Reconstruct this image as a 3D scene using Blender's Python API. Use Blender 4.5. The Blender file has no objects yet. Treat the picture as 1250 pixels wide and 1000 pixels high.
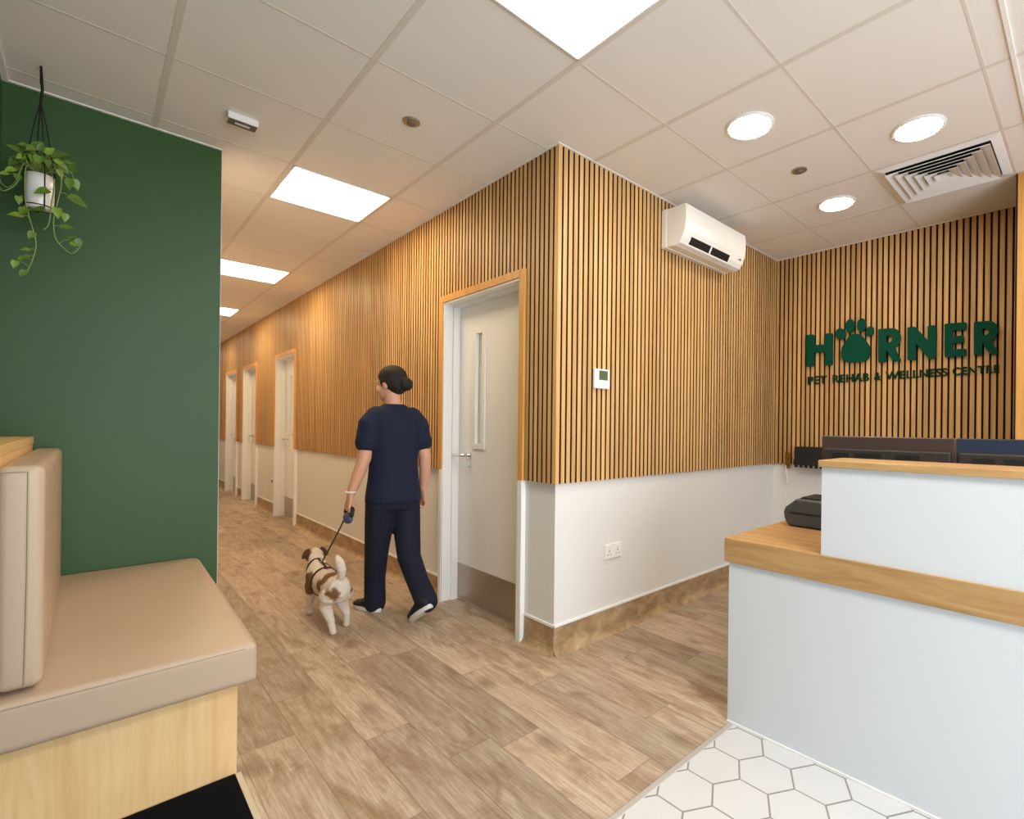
import bpy, bmesh, math, random
from mathutils import Vector, Matrix
random.seed(7)
SC = bpy.context.scene
COL = SC.collection
H = 2.765            # ceiling height
PI = math.pi

# ------------------------------------------------------------------ materials
def srgb(r, g, b):
    f = lambda c: (c / 255) / 12.92 if c / 255 <= .04045 else ((c / 255 + .055) / 1.055) ** 2.4
    return (f(r), f(g), f(b), 1)

class NT:
    def __init__(s, name):
        s.m = bpy.data.materials.new(name); s.m.use_nodes = True
        s.t = s.m.node_tree; s.N = s.t.nodes; s.L = s.t.links
        s.b = s.N['Principled BSDF']
    def n(s, typ, **k):
        x = s.N.new(typ)
        for a, v in k.items():
            if a.startswith('i_'):
                x.inputs[a[2:].replace('_', ' ')].default_value = v
            else:
                setattr(x, a, v)
        return x
    def l(s, a, b): s.L.new(a, b)
    def math(s, op, a, b=None, clamp=False):
        x = s.N.new('ShaderNodeMath'); x.operation = op; x.use_clamp = clamp
        for i, v in enumerate((a, b)):
            if v is None: continue
            if isinstance(v, (int, float)): x.inputs[i].default_value = v
            else: s.l(v, x.inputs[i])
        return x.outputs[0]
    def mix(s, fac, a, b, blend='MIX'):
        x = s.N.new('ShaderNodeMix'); x.data_type = 'RGBA'; x.blend_type = blend
        for v, i in ((fac, 0), (a, 6), (b, 7)):
            if isinstance(v, (int, float)): x.inputs[i].default_value = v
            elif isinstance(v, tuple): x.inputs[i].default_value = v
            else: s.l(v, x.inputs[i])
        return x.outputs[2]
    def ramp(s, fac, stops):
        x = s.N.new('ShaderNodeValToRGB'); e = x.color_ramp.elements
        while len(e) < len(stops): e.new(.5)
        for q, (p, c) in zip(e, stops): q.position = p; q.color = c
        s.l(fac, x.inputs[0]); return x.outputs[0]
    def bump(s, h, strength=.2, dist=.002):
        x = s.N.new('ShaderNodeBump'); x.inputs['Strength'].default_value = strength; x.inputs['Distance'].default_value = dist
        s.l(h, x.inputs['Height']); s.l(x.outputs[0], s.b.inputs['Normal'])
    def coords(s, scale=(1, 1, 1), kind='Object', offset=None):
        tc = s.N.new('ShaderNodeTexCoord'); mp = s.N.new('ShaderNodeMapping')
        mp.inputs['Scale'].default_value = scale
        s.l(tc.outputs[kind], mp.inputs[0])
        return mp.outputs[0]
    def noise(s, vec, scale=5, detail=4, rough=.55, w=None, dist=0):
        x = s.N.new('ShaderNodeTexNoise'); x.inputs['Scale'].default_value = scale
        x.inputs['Detail'].default_value = detail; x.inputs['Roughness'].default_value = rough
        x.inputs['Distortion'].default_value = dist
        if w is not None:
            x.noise_dimensions = '4D'; s.l(w, x.inputs['W'])
        if vec is not None: s.l(vec, x.inputs['Vector'])
        return x.outputs[0]

def plain(name, col, rough=.5, metal=0, emit=None, strength=0, var=.04, nscale=30, spec=None, coat=0, bump=0):
    """solid colour with a faint procedural mottling"""
    t = NT(name)
    v = t.noise(t.coords(), nscale, 3)
    c = t.mix(v, tuple(max(0, x * (1 - var)) for x in col[:3]) + (1,), tuple(min(1, x * (1 + var)) for x in col[:3]) + (1,))
    t.l(c, t.b.inputs['Base Color'])
    t.b.inputs['Roughness'].default_value = rough; t.b.inputs['Metallic'].default_value = metal
    if spec is not None: t.b.inputs['Specular IOR Level'].default_value = spec
    if coat: t.b.inputs['Coat Weight'].default_value = coat; t.b.inputs['Coat Roughness'].default_value = .15
    if emit: t.b.inputs['Emission Color'].default_value = emit; t.b.inputs['Emission Strength'].default_value = strength
    if bump: t.bump(t.noise(t.coords(), nscale * 12, 2), bump, .001)
    return t.m

def wood(name, c_dark, c_mid, c_light, scale=(40, 40, 2), rough=.45, rnd=False, amp=.25, spec=.4):
    t = NT(name)
    w = None
    if rnd:
        a = t.n('ShaderNodeAttribute', attribute_name='rnd'); w = t.math('MULTIPLY', a.outputs['Fac'], 37.0)
    g = t.noise(t.coords(scale), 1.0, 5, .6, w, .6)
    c = t.ramp(g, [(.25, c_dark), (.5, c_mid), (.75, c_light)])
    if rnd:
        f = t.math('ADD', t.math('MULTIPLY', a.outputs['Fac'], amp), 1 - amp / 2)
        cc = t.n('ShaderNodeCombineColor'); [t.l(f, cc.inputs[i]) for i in range(3)]
        c = t.mix(1.0, c, cc.outputs[0], 'MULTIPLY')
    t.l(c, t.b.inputs['Base Color']); t.b.inputs['Roughness'].default_value = rough
    t.b.inputs['Specular IOR Level'].default_value = spec
    t.bump(g, .12, .001)
    return t.m

M = {}
M['white_wall'] = plain('white_wall_paint', srgb(226, 224, 221), .6, var=.012, nscale=4)
M['white_paint'] = plain('white_gloss_paint', srgb(240, 239, 238), .35, var=.01)
M['green_wall'] = plain('green_wall_paint', srgb(46, 82, 34), .5, var=.06, nscale=3)
M['oak_slat'] = wood('oak_slat', srgb(186, 138, 82), srgb(211, 165, 106), srgb(230, 190, 134), (55, 55, 2.2), .5, True, .34)
M['felt'] = plain('black_felt', srgb(38, 17, 7), .95, var=.2, nscale=200)
M['oak_trim'] = wood('oak_trim', srgb(204, 140, 66), srgb(218, 158, 82), srgb(228, 172, 98), (50, 50, 3), .45)
M['oak_top'] = wood('oak_worktop', srgb(160, 120, 74), srgb(184, 144, 96), srgb(202, 165, 116), (30, 3.0, 30), .42)
M['oak_bench'] = wood('light_oak_laminate', srgb(222, 176, 118), srgb(236, 196, 140), srgb(244, 212, 162), (22, 22, 1.6), .45)
M['oak_ledge'] = wood('light_oak_ledge', srgb(214, 172, 110), srgb(226, 188, 128), srgb(236, 202, 146), (22, 1.6, 22), .45)
M['ceil'] = plain('ceiling_tile', srgb(240, 235, 229), .85, var=.015, nscale=60, bump=.05)
M['tbar'] = plain('ceiling_bar', srgb(224, 216, 206), .6, var=.01)
M['leather'] = plain('taupe_leatherette', srgb(189, 165, 141), .42, var=.03, nscale=6, bump=.12)
M['stitch'] = plain('seam_piping', srgb(172, 150, 126), .5)
M['black_mat'] = plain('black_mat', srgb(12, 14, 19), .95, var=.3, nscale=220, bump=.4, spec=.1)
M['mat_edge'] = plain('mat_edging', srgb(205, 190, 165), .5)
M['laminate'] = plain('white_laminate', srgb(217, 220, 226), .4, var=.006, nscale=3)
M['steel'] = plain('brushed_steel', srgb(178, 168, 156), .34, .85, var=.05, nscale=40)
M['chrome'] = plain('chrome', srgb(210, 210, 210), .15, 1)
M['strip_metal'] = plain('anodised_strip', srgb(196, 192, 188), .4, .35)
M['ac_white'] = plain('ac_white_plastic', srgb(240, 238, 233), .35, var=.008)
M['dark'] = plain('dark_plastic', srgb(24, 23, 24), .5, var=.1)
M['black_gloss'] = plain('monitor_back_plastic', srgb(74, 60, 56), .32, var=.05)
M['navy_gloss'] = plain('monitor_back_blue_black', srgb(44, 54, 76), .3, var=.05)
M['rear'] = plain('monitor_rear_cover', srgb(50, 42, 40), .5, var=.06)
M['grey_plastic'] = plain('printer_grey', srgb(72, 74, 76), .45, var=.05)
M['lcd'] = plain('lcd_green', srgb(88, 104, 74), .3, var=.03)
M['plastic_white'] = plain('switch_white', srgb(238, 236, 232), .35, var=.008)
M['brass'] = plain('brass', srgb(160, 122, 52), .35, .8, var=.1)
M['cord_white'] = plain('white_cord', srgb(232, 226, 214), .7)
M['sign_green'] = plain('sign_green', srgb(0, 72, 54), .7, var=.03, spec=.15)
M['tag_green'] = plain('tagline_green', srgb(18, 56, 34), .7, var=.03, spec=.15)
M['pot'] = plain('white_ceramic', srgb(236, 232, 224), .3, var=.015, coat=.3)
M['soil'] = plain('soil', srgb(50, 36, 24), .95, var=.4, nscale=120)
M['cord_black'] = plain('black_cord', srgb(26, 20, 16), .8)
M['vine'] = plain('vine_stem', srgb(126, 142, 72), .5, var=.15)
M['scrub'] = plain('navy_scrubs', srgb(11, 21, 50), .85, var=.12, nscale=25, bump=.2)
M['trouser'] = plain('navy_trousers', srgb(10, 17, 40), .85, var=.12, nscale=25, bump=.2)
M['skin'] = plain('skin', srgb(214, 158, 130), .5, var=.05, nscale=20)
M['lip'] = plain('lip', srgb(176, 92, 86), .45)
M['eye_white'] = plain('eye_white', srgb(235, 232, 228), .25)
M['iris'] = plain('iris', srgb(60, 42, 28), .2)
M['hair'] = plain('dark_hair', srgb(26, 16, 12), .75, var=.35, nscale=90, bump=.4)
M['hair_band'] = plain('hair_band', srgb(110, 78, 50), .5)
M['shoe'] = plain('shoe_black', srgb(24, 24, 30), .7, var=.15)
M['sole'] = plain('shoe_sole_white', srgb(222, 222, 220), .6)
M['sole_grey'] = plain('shoe_sole_grey', srgb(170, 168, 164), .7)
M['band'] = plain('wrist_band', srgb(226, 214, 200), .5)
M['lead_blue'] = plain('lead_handle_blue', srgb(62, 78, 120), .45)
M['lead_black'] = plain('lead_webbing', srgb(74, 62, 50), .8)
M['harness'] = plain('harness_webbing', srgb(46, 36, 30), .8)
M['lining'] = plain('treatment_room_wall', srgb(198, 188, 168), .8)
M['grey_dark'] = plain('sensor_grey', srgb(112, 102, 90), .5)
M['socket_grey'] = plain('socket_holes', srgb(150, 146, 142), .6)  # flat grey for pin holes, plug, display strip and feed button

# glowing fittings
def glow(name, col, k):
    t = NT(name)
    t.b.inputs['Base Color'].default_value = (.9, .9, .9, 1)
    v = t.noise(t.coords(), 3, 1)
    t.l(t.mix(v, col, tuple(min(1, c * 1.02) for c in col[:3]) + (1,)), t.b.inputs['Emission Color'])
    t.b.inputs['Emission Strength'].default_value = k
    return t.m
M['panel_glow'] = glow('panel_glow', (1, .94, .87, 1), 17.0)
M['corr_glow'] = glow('corridor_panel_glow', (1, .75, .45, 1), 20.0)
M['down_glow'] = glow('downlight_glow', (1, .82, .58, 1), 62.0)

# glass of the door panels
t = NT('vision_glass'); t.b.inputs['Base Color'].default_value = srgb(214, 220, 210)
t.b.inputs['Transmission Weight'].default_value = .9; t.b.inputs['Roughness'].default_value = .05
t.b.inputs['IOR'].default_value = 1.3
M['glass'] = t.m

# leaves
t = NT('pothos_leaf')
a = t.n('ShaderNodeAttribute', attribute_name='rnd')
c = t.ramp(a.outputs['Fac'], [(0, srgb(44, 76, 20)), (.5, srgb(82, 120, 32)), (1, srgb(138, 168, 58))])
nn = t.noise(t.coords(), 60, 3)
t.l(t.mix(t.math('MULTIPLY', nn, .22), c, srgb(180, 200, 100)), t.b.inputs['Base Color'])
t.b.inputs['Roughness'].default_value = .4
M['leaf'] = t.m

# plank vinyl floor: per-plank random value, uv in metres along each plank
t = NT('plank_vinyl')
a = t.n('ShaderNodeAttribute', attribute_name='rnd'); rnd = a.outputs['Fac']
w = t.math('MULTIPLY', rnd, 53.0)
g1 = t.noise(t.coords((26, 1.6, 1)), 1.0, 6, .62, w, .9)
g2 = t.noise(t.coords((6, 2.0, 1)), 1.0, 6, .65, w, 1.6)
g3 = t.noise(t.coords((160, 9, 1)), 1.0, 3, .6, w, .3)
c = t.ramp(g1, [(.25, srgb(138, 116, 94)), (.38, srgb(176, 155, 133)), (.58, srgb(197, 179, 157)), (.8, srgb(214, 201, 183))])
c = t.mix(t.math('MULTIPLY', t.ramp(g2, [(.48, (0, 0, 0, 1)), (.66, (1, 1, 1, 1))]), .75), c, srgb(138, 106, 76))
c = t.mix(t.math('MULTIPLY', t.ramp(g3, [(.42, (1, 1, 1, 1)), (.60, (0, 0, 0, 1))]), .36), c, srgb(122, 96, 70))
g4 = t.noise(t.coords((10, 150, 1)), 1.0, 3, .6, w, .4)          # saw marks across the grain
c = t.mix(t.math('MULTIPLY', t.ramp(g4, [(.55, (0, 0, 0, 1)), (.8, (1, 1, 1, 1))]), .24), c, srgb(226, 210, 186))
kv = t.n('ShaderNodeTexVoronoi', i_Scale=1.0); t.l(t.coords((4.4, 2.3, 1)), kv.inputs['Vector'])
kn = t.ramp(kv.outputs['Distance'], [(.03, (1, 1, 1, 1)), (.20, (0, 0, 0, 1))])
c = t.mix(t.math('MULTIPLY', kn, .6), c, srgb(98, 72, 48))
tone = t.math('ADD', t.math('MULTIPLY', rnd, .36), .79)
cc = t.n('ShaderNodeCombineColor'); [t.l(tone, cc.inputs[i]) for i in range(3)]
c = t.mix(1.0, c, cc.outputs[0], 'MULTIPLY')
uv = t.n('ShaderNodeUVMap'); sp = t.n('ShaderNodeSeparateXYZ'); t.l(uv.outputs[0], sp.inputs[0])
e = t.math('MINIMUM', sp.outputs[0], sp.outputs[1])      # distance to the plank's long / short edge
edge = t.ramp(e, [(0, (1, 1, 1, 1)), (.0016, (1, 1, 1, 1)), (.0026, (0, 0, 0, 1))])
c = t.mix(t.math('MULTIPLY', edge, .6), c, srgb(110, 86, 62))
t.l(c, t.b.inputs['Base Color'])
t.l(t.math('ADD', t.math('MULTIPLY', g1, .25), .36), t.b.inputs['Roughness'])
t.b.inputs['Specular IOR Level'].default_value = .35
t.bump(g1, .12, .001)
M['plank'] = t.m
# skirting of the same vinyl
M['cove'] = wood('vinyl_cove', srgb(126, 100, 72), srgb(168, 140, 106), srgb(196, 170, 134), (9, 9, 14), .45)
M['hex'] = plain('hex_tile', srgb(208, 208, 209), .35, var=.02, nscale=7)
M['grout'] = plain('grey_grout', srgb(146, 142, 138), .9)

# dog coat: white with brown patches placed on the body
def coat(name, white, brown, spots):
    t = NT(name)
    tc = t.n('ShaderNodeTexCoord'); nz = t.noise(tc.outputs['Object'], 22, 3)
    acc = None
    for (x, y, z, r) in spots:
        d = t.n('ShaderNodeVectorMath', operation='DISTANCE'); t.l(tc.outputs['Object'], d.inputs[0]); d.inputs[1].default_value = (x, y, z)
        v = t.math('SUBTRACT', r, t.math('ADD', d.outputs['Value'], t.math('MULTIPLY', t.math('SUBTRACT', nz, .5), .07)))
        v = t.math('MULTIPLY', v, 60, True)
        acc = v if acc is None else t.math('MAXIMUM', acc, v)
    fur = t.noise(t.coords((90, 90, 90)), 1, 4)
    b = t.mix(fur, tuple(c * .55 for c in brown[:3]) + (1,), tuple(min(1, c * 1.3) for c in brown[:3]) + (1,))
    wv = t.mix(fur, tuple(c * .82 for c in white[:3]) + (1,), white)
    t.l(t.mix(acc, wv, b), t.b.inputs['Base Color']); t.b.inputs['Roughness'].default_value = .9
    t.bump(fur, .5, .004)
    return t.m

# ------------------------------------------------------------------ mesh building
class MB:
    def __init__(s): s.v = []; s.f = []; s.r = []; s.uv = None
    def add(s, vs, fs, r=0.0):
        o = len(s.v); s.v += [tuple(v) for v in vs]
        for f in fs: s.f.append([i + o for i in f]); s.r.append(r)
        return s
    def box(s, x0, x1, y0, y1, z0, z1, r=0.0):
        x0, x1 = sorted((x0, x1)); y0, y1 = sorted((y0, y1)); z0, z1 = sorted((z0, z1))
        return s.add([(x0,y0,z0),(x1,y0,z0),(x1,y1,z0),(x0,y1,z0),(x0,y0,z1),(x1,y0,z1),(x1,y1,z1),(x0,y1,z1)],
                     [(0,3,2,1),(4,5,6,7),(0,1,5,4),(1,2,6,5),(2,3,7,6),(3,0,4,7)], r)
    def prism(s, pts, axis, a, b, r=0.0):
        """pts: 2-D polygon; axis x: pts=(y,z); y: (x,z); z: (x,y)"""
        def P(p, t): return {'x': (t, p[0], p[1]), 'y': (p[0], t, p[1]), 'z': (p[0], p[1], t)}[axis]
        n = len(pts); vs = [P(p, a) for p in pts] + [P(p, b) for p in pts]
        fs = [tuple(range(n))[::-1], tuple(range(n, 2 * n))] + [(i, (i + 1) % n, n + (i + 1) % n, n + i) for i in range(n)]
        return s.add(vs, fs, r)
    def lathe(s, prof, cx, cy, n=32, cap=True, r=0.0):
        vs = []; fs = []
        for (q, z) in prof:
            for k in range(n): vs.append((cx + q * math.cos(2 * PI * k / n), cy + q * math.sin(2 * PI * k / n), z))
        for j in range(len(prof) - 1):
            for k in range(n): fs.append((j*n+k, j*n+(k+1)%n, (j+1)*n+(k+1)%n, (j+1)*n+k))
        if cap: fs.append(tuple(range(n))[::-1]); fs.append(tuple(range((len(prof)-1)*n, len(prof)*n)))
        return s.add(vs, fs, r)
    def loft(s, secs, n=20, r=0.0):
        """secs: (centre, rx, ry, xaxis, yaxis) ellipses joined in order, ends capped"""
        vs = []; fs = []
        for (c, rx, ry, ax, ay) in secs:
            c = Vector(c)
            for k in range(n):
                a = 2 * PI * k / n; vs.append(c + ax * (rx * math.cos(a)) + ay * (ry * math.sin(a)))
        m = len(secs)
        for j in range(m - 1):
            for k in range(n): fs.append((j*n+k, j*n+(k+1)%n, (j+1)*n+(k+1)%n, (j+1)*n+k))
        fs.append(tuple(range(n))[::-1]); fs.append(tuple(range((m-1)*n, m*n)))
        return s.add(vs, fs, r)
    def tube(s, pts, rad, n=12, r=0.0, flat=1.0):
        """round tube through pts; rad a number or one per point; ends rounded by tiny caps"""
        pts = [Vector(p) for p in pts]; m = len(pts)
        if isinstance(rad, (int, float)): rad = [rad] * m
        secs = []; up = Vector((0, 0, 1))
        prev = None
        for i, p in enumerate(pts):
            d = (pts[min(i + 1, m - 1)] - pts[max(i - 1, 0)]).normalized()
            if prev is None:
                a = d.cross(up if abs(d.z) < .9 else Vector((0, 1, 0))).normalized()
            else:
                a = (prev - d * prev.dot(d)).normalized()
            prev = a; b = d.cross(a)
            secs.append((p, rad[i], rad[i] * flat, a, b))
        d0 = (pts[0] - pts[1]).normalized(); d1 = (pts[-1] - pts[-2]).normalized()
        s0 = [(pts[0] + d0 * rad[0] * k, rad[0] * q, rad[0] * q * flat, secs[0][3], secs[0][4]) for k, q in ((.85, .45), (.5, .84))]
        s1 = [(pts[-1] + d1 * rad[-1] * k, rad[-1] * q, rad[-1] * q * flat, secs[-1][3], secs[-1][4]) for k, q in ((.5, .84), (.85, .45))]
        return s.loft(s0 + secs + s1, n, r)
    def ball(s, c, rx, ry, rz, n=20, m=12, r=0.0, rot=None):
        vs = []; fs = []; c = Vector(c)
        R = rot or Matrix.Identity(3)
        for j in range(1, m):
            t = PI * j / m
            for k in range(n):
                a = 2 * PI * k / n
                vs.append(c + R @ Vector((rx * math.sin(t) * math.cos(a), ry * math.sin(t) * math.sin(a), rz * math.cos(t))))
        for j in range(m - 2):
            for k in range(n): fs.append((j*n+k, (j+1)*n+k, (j+1)*n+(k+1)%n, j*n+(k+1)%n))
        T = len(vs); vs += [c + R @ Vector((0, 0, rz)), c + R @ Vector((0, 0, -rz))]
        for k in range(n):
            fs.append((T, k, (k+1)%n)); fs.append((T+1, (m-2)*n+(k+1)%n, (m-2)*n+k))
        return s.add(vs, fs, r)
    def build(s, name, mat, parent=None, bevel=0, seg=2, smooth=False, remesh=0, smo=0, sub=0):
        me = bpy.data.meshes.new(name); me.from_pydata(s.v, [], s.f); me.update()
        if any(s.r):
            at = me.attributes.new('rnd', 'FLOAT', 'FACE'); at.data.foreach_set('value', s.r)
        if s.uv:
            ul = me.uv_layers.new(name='UVMap'); ul.data.foreach_set('uv', s.uv)
        bm = bmesh.new(); bm.from_mesh(me); bmesh.ops.recalc_face_normals(bm, faces=bm.faces); bm.to_mesh(me); bm.free()
        me.materials.append(mat)
        if smooth or remesh: me.polygons.foreach_set('use_smooth', [True] * len(me.polygons))
        o = bpy.data.objects.new(name, me); COL.objects.link(o)
        if parent: o.parent = parent; o.matrix_parent_inverse = Matrix.Translation(-parent.location)
        if remesh:
            q = o.modifiers.new('remesh', 'REMESH'); q.mode = 'VOXEL'; q.voxel_size = remesh; q.use_smooth_shade = True
        if smo:
            q = o.modifiers.new('smooth', 'SMOOTH'); q.factor = .5; q.iterations = smo
        if bevel:
            q = o.modifiers.new('bevel', 'BEVEL'); q.width = bevel; q.segments = seg; q.limit_method = 'ANGLE'; q.angle_limit = math.radians(40)
        if sub:
            q = o.modifiers.new('sub', 'SUBSURF'); q.levels = sub; q.render_levels = sub
        return o

def tag(o, label=None, cat=None, group=None, kind=None):
    if label: o['label'] = label
    if cat: o['category'] = cat
    if group: o['group'] = group
    if kind: o['kind'] = kind
    return o
def thing(name, label, cat, loc=(0, 0, 0), group=None, kind=None):
    o = bpy.data.objects.new(name, None); COL.objects.link(o); o.location = loc; o.empty_display_size = .1
    return tag(o, label, cat, group, kind)
def structure(o, label=None, cat=None): return tag(o, label, cat, None, 'structure')
def dup(root, delta, label, cat=None, group=None):
    """copy of a thing with its parts and sub-parts, moved by delta (their meshes stay where they were built relative to the thing)"""
    def cp(o, par):
        c = o.copy(); COL.objects.link(c)
        if par:
            inv = o.matrix_parent_inverse.copy(); c.parent = par; c.matrix_parent_inverse = inv
        for ch in [q for q in bpy.data.objects if q.parent == o and q.name not in made]:
            made.add(cp(ch, c).name)
        made.add(c.name)
        return c
    made = set()
    r = cp(root, None); r.location = Vector(root.location) + Vector(delta)
    r['label'] = label
    if cat: r['category'] = cat
    if group: r['group'] = group
    return r

# ------------------------------------------------------------------ room geometry
XS = 2.615            # slat face of the sign wall
ZS = .933             # lower edge of the slat cladding
WX = .022             # white wall set back behind the slat faces
YG = 1.414            # green wall face
XL = -2.05            # left wall face
YE = 12.6             # corridor end
# door positions (near edge of the oak surround, along the corridor)
DOORS = [.275, 4.80, 6.80, 8.22]
DW = .987             # overall width of the surround
DT = 2.155            # top of the surround
FR = .047             # surround width

# --- plank floor, laid along the corridor
fl = MB(); uv = []
PW, PL = .182, 1.05
known = {-1: .21, 0: .523, 1: -.03, 2: -.35, 3: .616, 4: .174, 5: .90, 6: .35, -2: .6}
k0 = int(math.floor((XL - .2 + 1.174) / PW)) - 1
def plank_area(x_lo, x_hi, y_lo, y_hi):
    kk0 = math.floor((x_lo + 1.174) / PW); kk1 = math.ceil((x_hi + 1.174) / PW)
    for k in range(kk0, kk1):
        rng = random.Random(k * 131 + 5)
        off = known.get(k, rng.random() * PL)
        x0 = max(x_lo, -1.174 + PW * k); x1 = min(x_hi, -1.174 + PW * (k + 1))
        if x1 - x0 < 1e-4: continue
        j0 = math.floor((y_lo - off) / PL)
        y = off + PL * j0
        while y < y_hi:
            a = max(y_lo, y); b = min(y_hi, y + PL)
            if b - a > 1e-4:
                r = random.Random(int(k * 7919 + round(y * 100) * 13)).random() * .98 + .01
                # four wedges per plank so that uv can carry the distance to both edges
                xm, ym = (x0 + x1) / 2, (a + b) / 2
                o = len(fl.v)
                P = [(x0,a),(xm,a),(x1,a),(x0,ym),(xm,ym),(x1,ym),(x0,b),(xm,b),(x1,b)]
                D = [(min(px - x0, x1 - px), min(py - a, b - py)) for px, py in P]
                fl.v += [(px, py, 0) for px, py in P]
                for q in ((0,1,4,3),(1,2,5,4),(3,4,7,6),(4,5,8,7)):
                    fl.f.append([i + o for i in q]); fl.r.append(r)
                    for i in q: uv.extend(D[i])
            y += PL
plank_area(XL - .1, WX + .03, -.965, YE)        # corridor and waiting area
plank_area(WX + .03, XS + .1, -.965, WX + .03)  # bay in front of the reception wall
plank_area(.16, XS + .1, -4.6, -.965)           # behind the desk
for d in DOORS: plank_area(WX + .03, .17, d + FR, d + DW - FR)
fl.uv = uv
fo = fl.build('floor', M['plank']); structure(fo)
sub = MB().box(XL - .3, XS + .3, -4.7, YE + .1, -.12, -.004).build('floor_slab', M['grout'], fo)

# --- hexagon tiles in front of the desk
bm = bmesh.new(); Rh = .1035; ap = .0895
for j in range(-30, 8):
    for i in range(-16, 6):
        cx = -.129 + .181 * i + (.0905 if j % 2 else 0); cy = -1.064 + .1575 * j
        if cy > -.8 or cy < -4.7 or cx > .4 or cx < XL - .2: continue
        vs = [bm.verts.new((cx + (Rh - .0022) * math.sin(a), cy + (Rh - .0022) * math.cos(a), 0.0015)) for a in [PI / 3 * q for q in range(6)]]
        bm.faces.new(vs[::-1])
for co, no in (((0, -.985, 0), (0, 1, 0)), ((.158, 0, 0), (1, 0, 0))):
    bmesh.ops.bisect_plane(bm, geom=bm.verts[:] + bm.edges[:] + bm.faces[:], plane_co=co, plane_no=no, clear_outer=True)
me = bpy.data.meshes.new('floor_tiles'); bm.to_mesh(me); bm.free(); me.materials.append(M['hex'])
gt = MB().box(XL - .1, .158, -4.6, -.985, -.05, .0005).build('floor_tiled', M['grout']); structure(gt)
ho = bpy.data.objects.new('hexagon_tile_pattern', me); COL.objects.link(ho); ho.parent = gt
st = MB().box(-1.9, .156, -.989, -.966, -.002, .004).build('trim_1', M['strip_metal'], bevel=.002); structure(st)

# --- ceiling with its bars
GX, GY = -.339, .0887
ce = MB().box(XL - .3, XS + .3, -4.7, YE + .2, H, H + .15).build('ceiling', M['ceil']); structure(ce)
gb = MB()
for i in range(-3, 6):
    x = GX + .6 * i
    gb.box(x - .012, x + .012, -4.6, YE if x < 0 else 0, H - .0015, H + .001)
for j in range(-8, 21):
    y = GY + .6 * j
    gb.box(XL, 0 if y > 0 else XS, y - .006, y + .006, H - .001, H + .001)
gb.build('ceiling_bars', M['tbar'], ce)
pe = MB()
pe.box(XL, -1.25, YG - .015, YG, H - .005, H); pe.box(XL, XL + .02, -4.6, YG, H - .006, H)
pe.box(-.012, 0, 0, YE, H - .004, H); pe.box(-.012, XS, -.012, 0, H - .004, H); pe.box(XS - .012, XS, -1.8, -.012, H - .004, H)
pe.box(-.4, 2.06, -1.815, -1.80, H - .006, H)
pe.build('ceiling_edge_angle', M['ceil'], ce)

# --- slatted cladding
def slats(mb, axis, a0, a1, face, depth, z0, z1, skip=()):
    """slats 27 mm wide every 39.6 mm; skip: (from, to, up to height) zones taken by a door surround"""
    p = .0396; n = int((a1 - a0) / p + .999)
    for k in range(n):
        a = a0 + p * k; b = min(a + .0268, a1); zz = z0
        r = random.Random(k * 17 + int(face * 100)).random() * .98 + .01
        cuts = sorted({a, b} | {q for z in skip for q in z[:2] if a < q < b})
        for c0, c1 in zip(cuts, cuts[1:]):
            zz = z0; cm = (c0 + c1) / 2
            for (s0, s1, zt) in skip:
                if s0 < cm < s1: zz = zt
            if axis == 'y': mb.box(face, face + depth, c0, c1, zz, z1, r)
            else: mb.box(c0, c1, face, face + depth, zz, z1, r)

def slat_panel(mb, parent, axis):
    """oak veneer on the faces, dark board edges on the sides"""
    o = mb.build('slat_cladding', M['oak_slat'], parent); o.data.materials.append(M['felt'])
    i = 1 if axis == 'y' else 0
    for p in o.data.polygons:
        if abs(p.normal[i]) > .5: p.material_index = 1
    return o

# corridor wall (slat faces at x = 0), with door openings
wc = MB(); TH = .17
edges = [WX] + sum([[d + FR, d + DW - FR] for d in DOORS], []) + [YE]
for k in range(0, len(edges), 2): wc.box(WX, TH, edges[k], edges[k + 1], 0, H)
for d in DOORS: wc.box(WX, TH, d + FR, d + DW - FR, DT - FR, H)
wcor = wc.build('wall_corridor', M['white_wall']); structure(wcor)
bk = MB()
for k in range(0, len(edges), 2): bk.box(.0155, WX, edges[k] - (.0065 if k == 0 else 0), edges[k + 1], ZS + .003, H)
for d in DOORS: bk.box(.0155, WX, d + FR, d + DW - FR, DT - FR, H)
bk.build('cladding_backing', M['felt'], wcor)
sl = MB(); slats(sl, 'y', .0008, YE, 0, .0155, ZS, H, [(d, d + DW, DT) for d in DOORS])
slat_panel(sl, wcor, 'y')

# reception wall (slat faces at y = 0)
wr = MB().box(TH, XS + .15, WX, TH, 0, H).build('wall_reception', M['white_wall']); structure(wr)
MB().box(.0155, XS, .0155, WX, ZS + .003, H).build('cladding_backing', M['felt'], wr)
sl = MB(); slats(sl, 'x', .0008, XS, 0, .0155, ZS, H); slat_panel(sl, wr, 'x')

# sign wall (slat faces at x = XS)
ws = MB().box(XS + .02, XS + .17, -4.6, WX, 0, H).build('wall_sign', M['white_wall']); structure(ws)
MB().box(XS + .0155, XS + .021, -3.2, 0.0, ZS + .003, H).build('cladding_backing', M['felt'], ws)
sl = MB(); slats(sl, 'y', -.002 - .0396 * 80 - .025, -.001, XS, .016, ZS, H); slat_panel(sl, ws, 'y')

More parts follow.
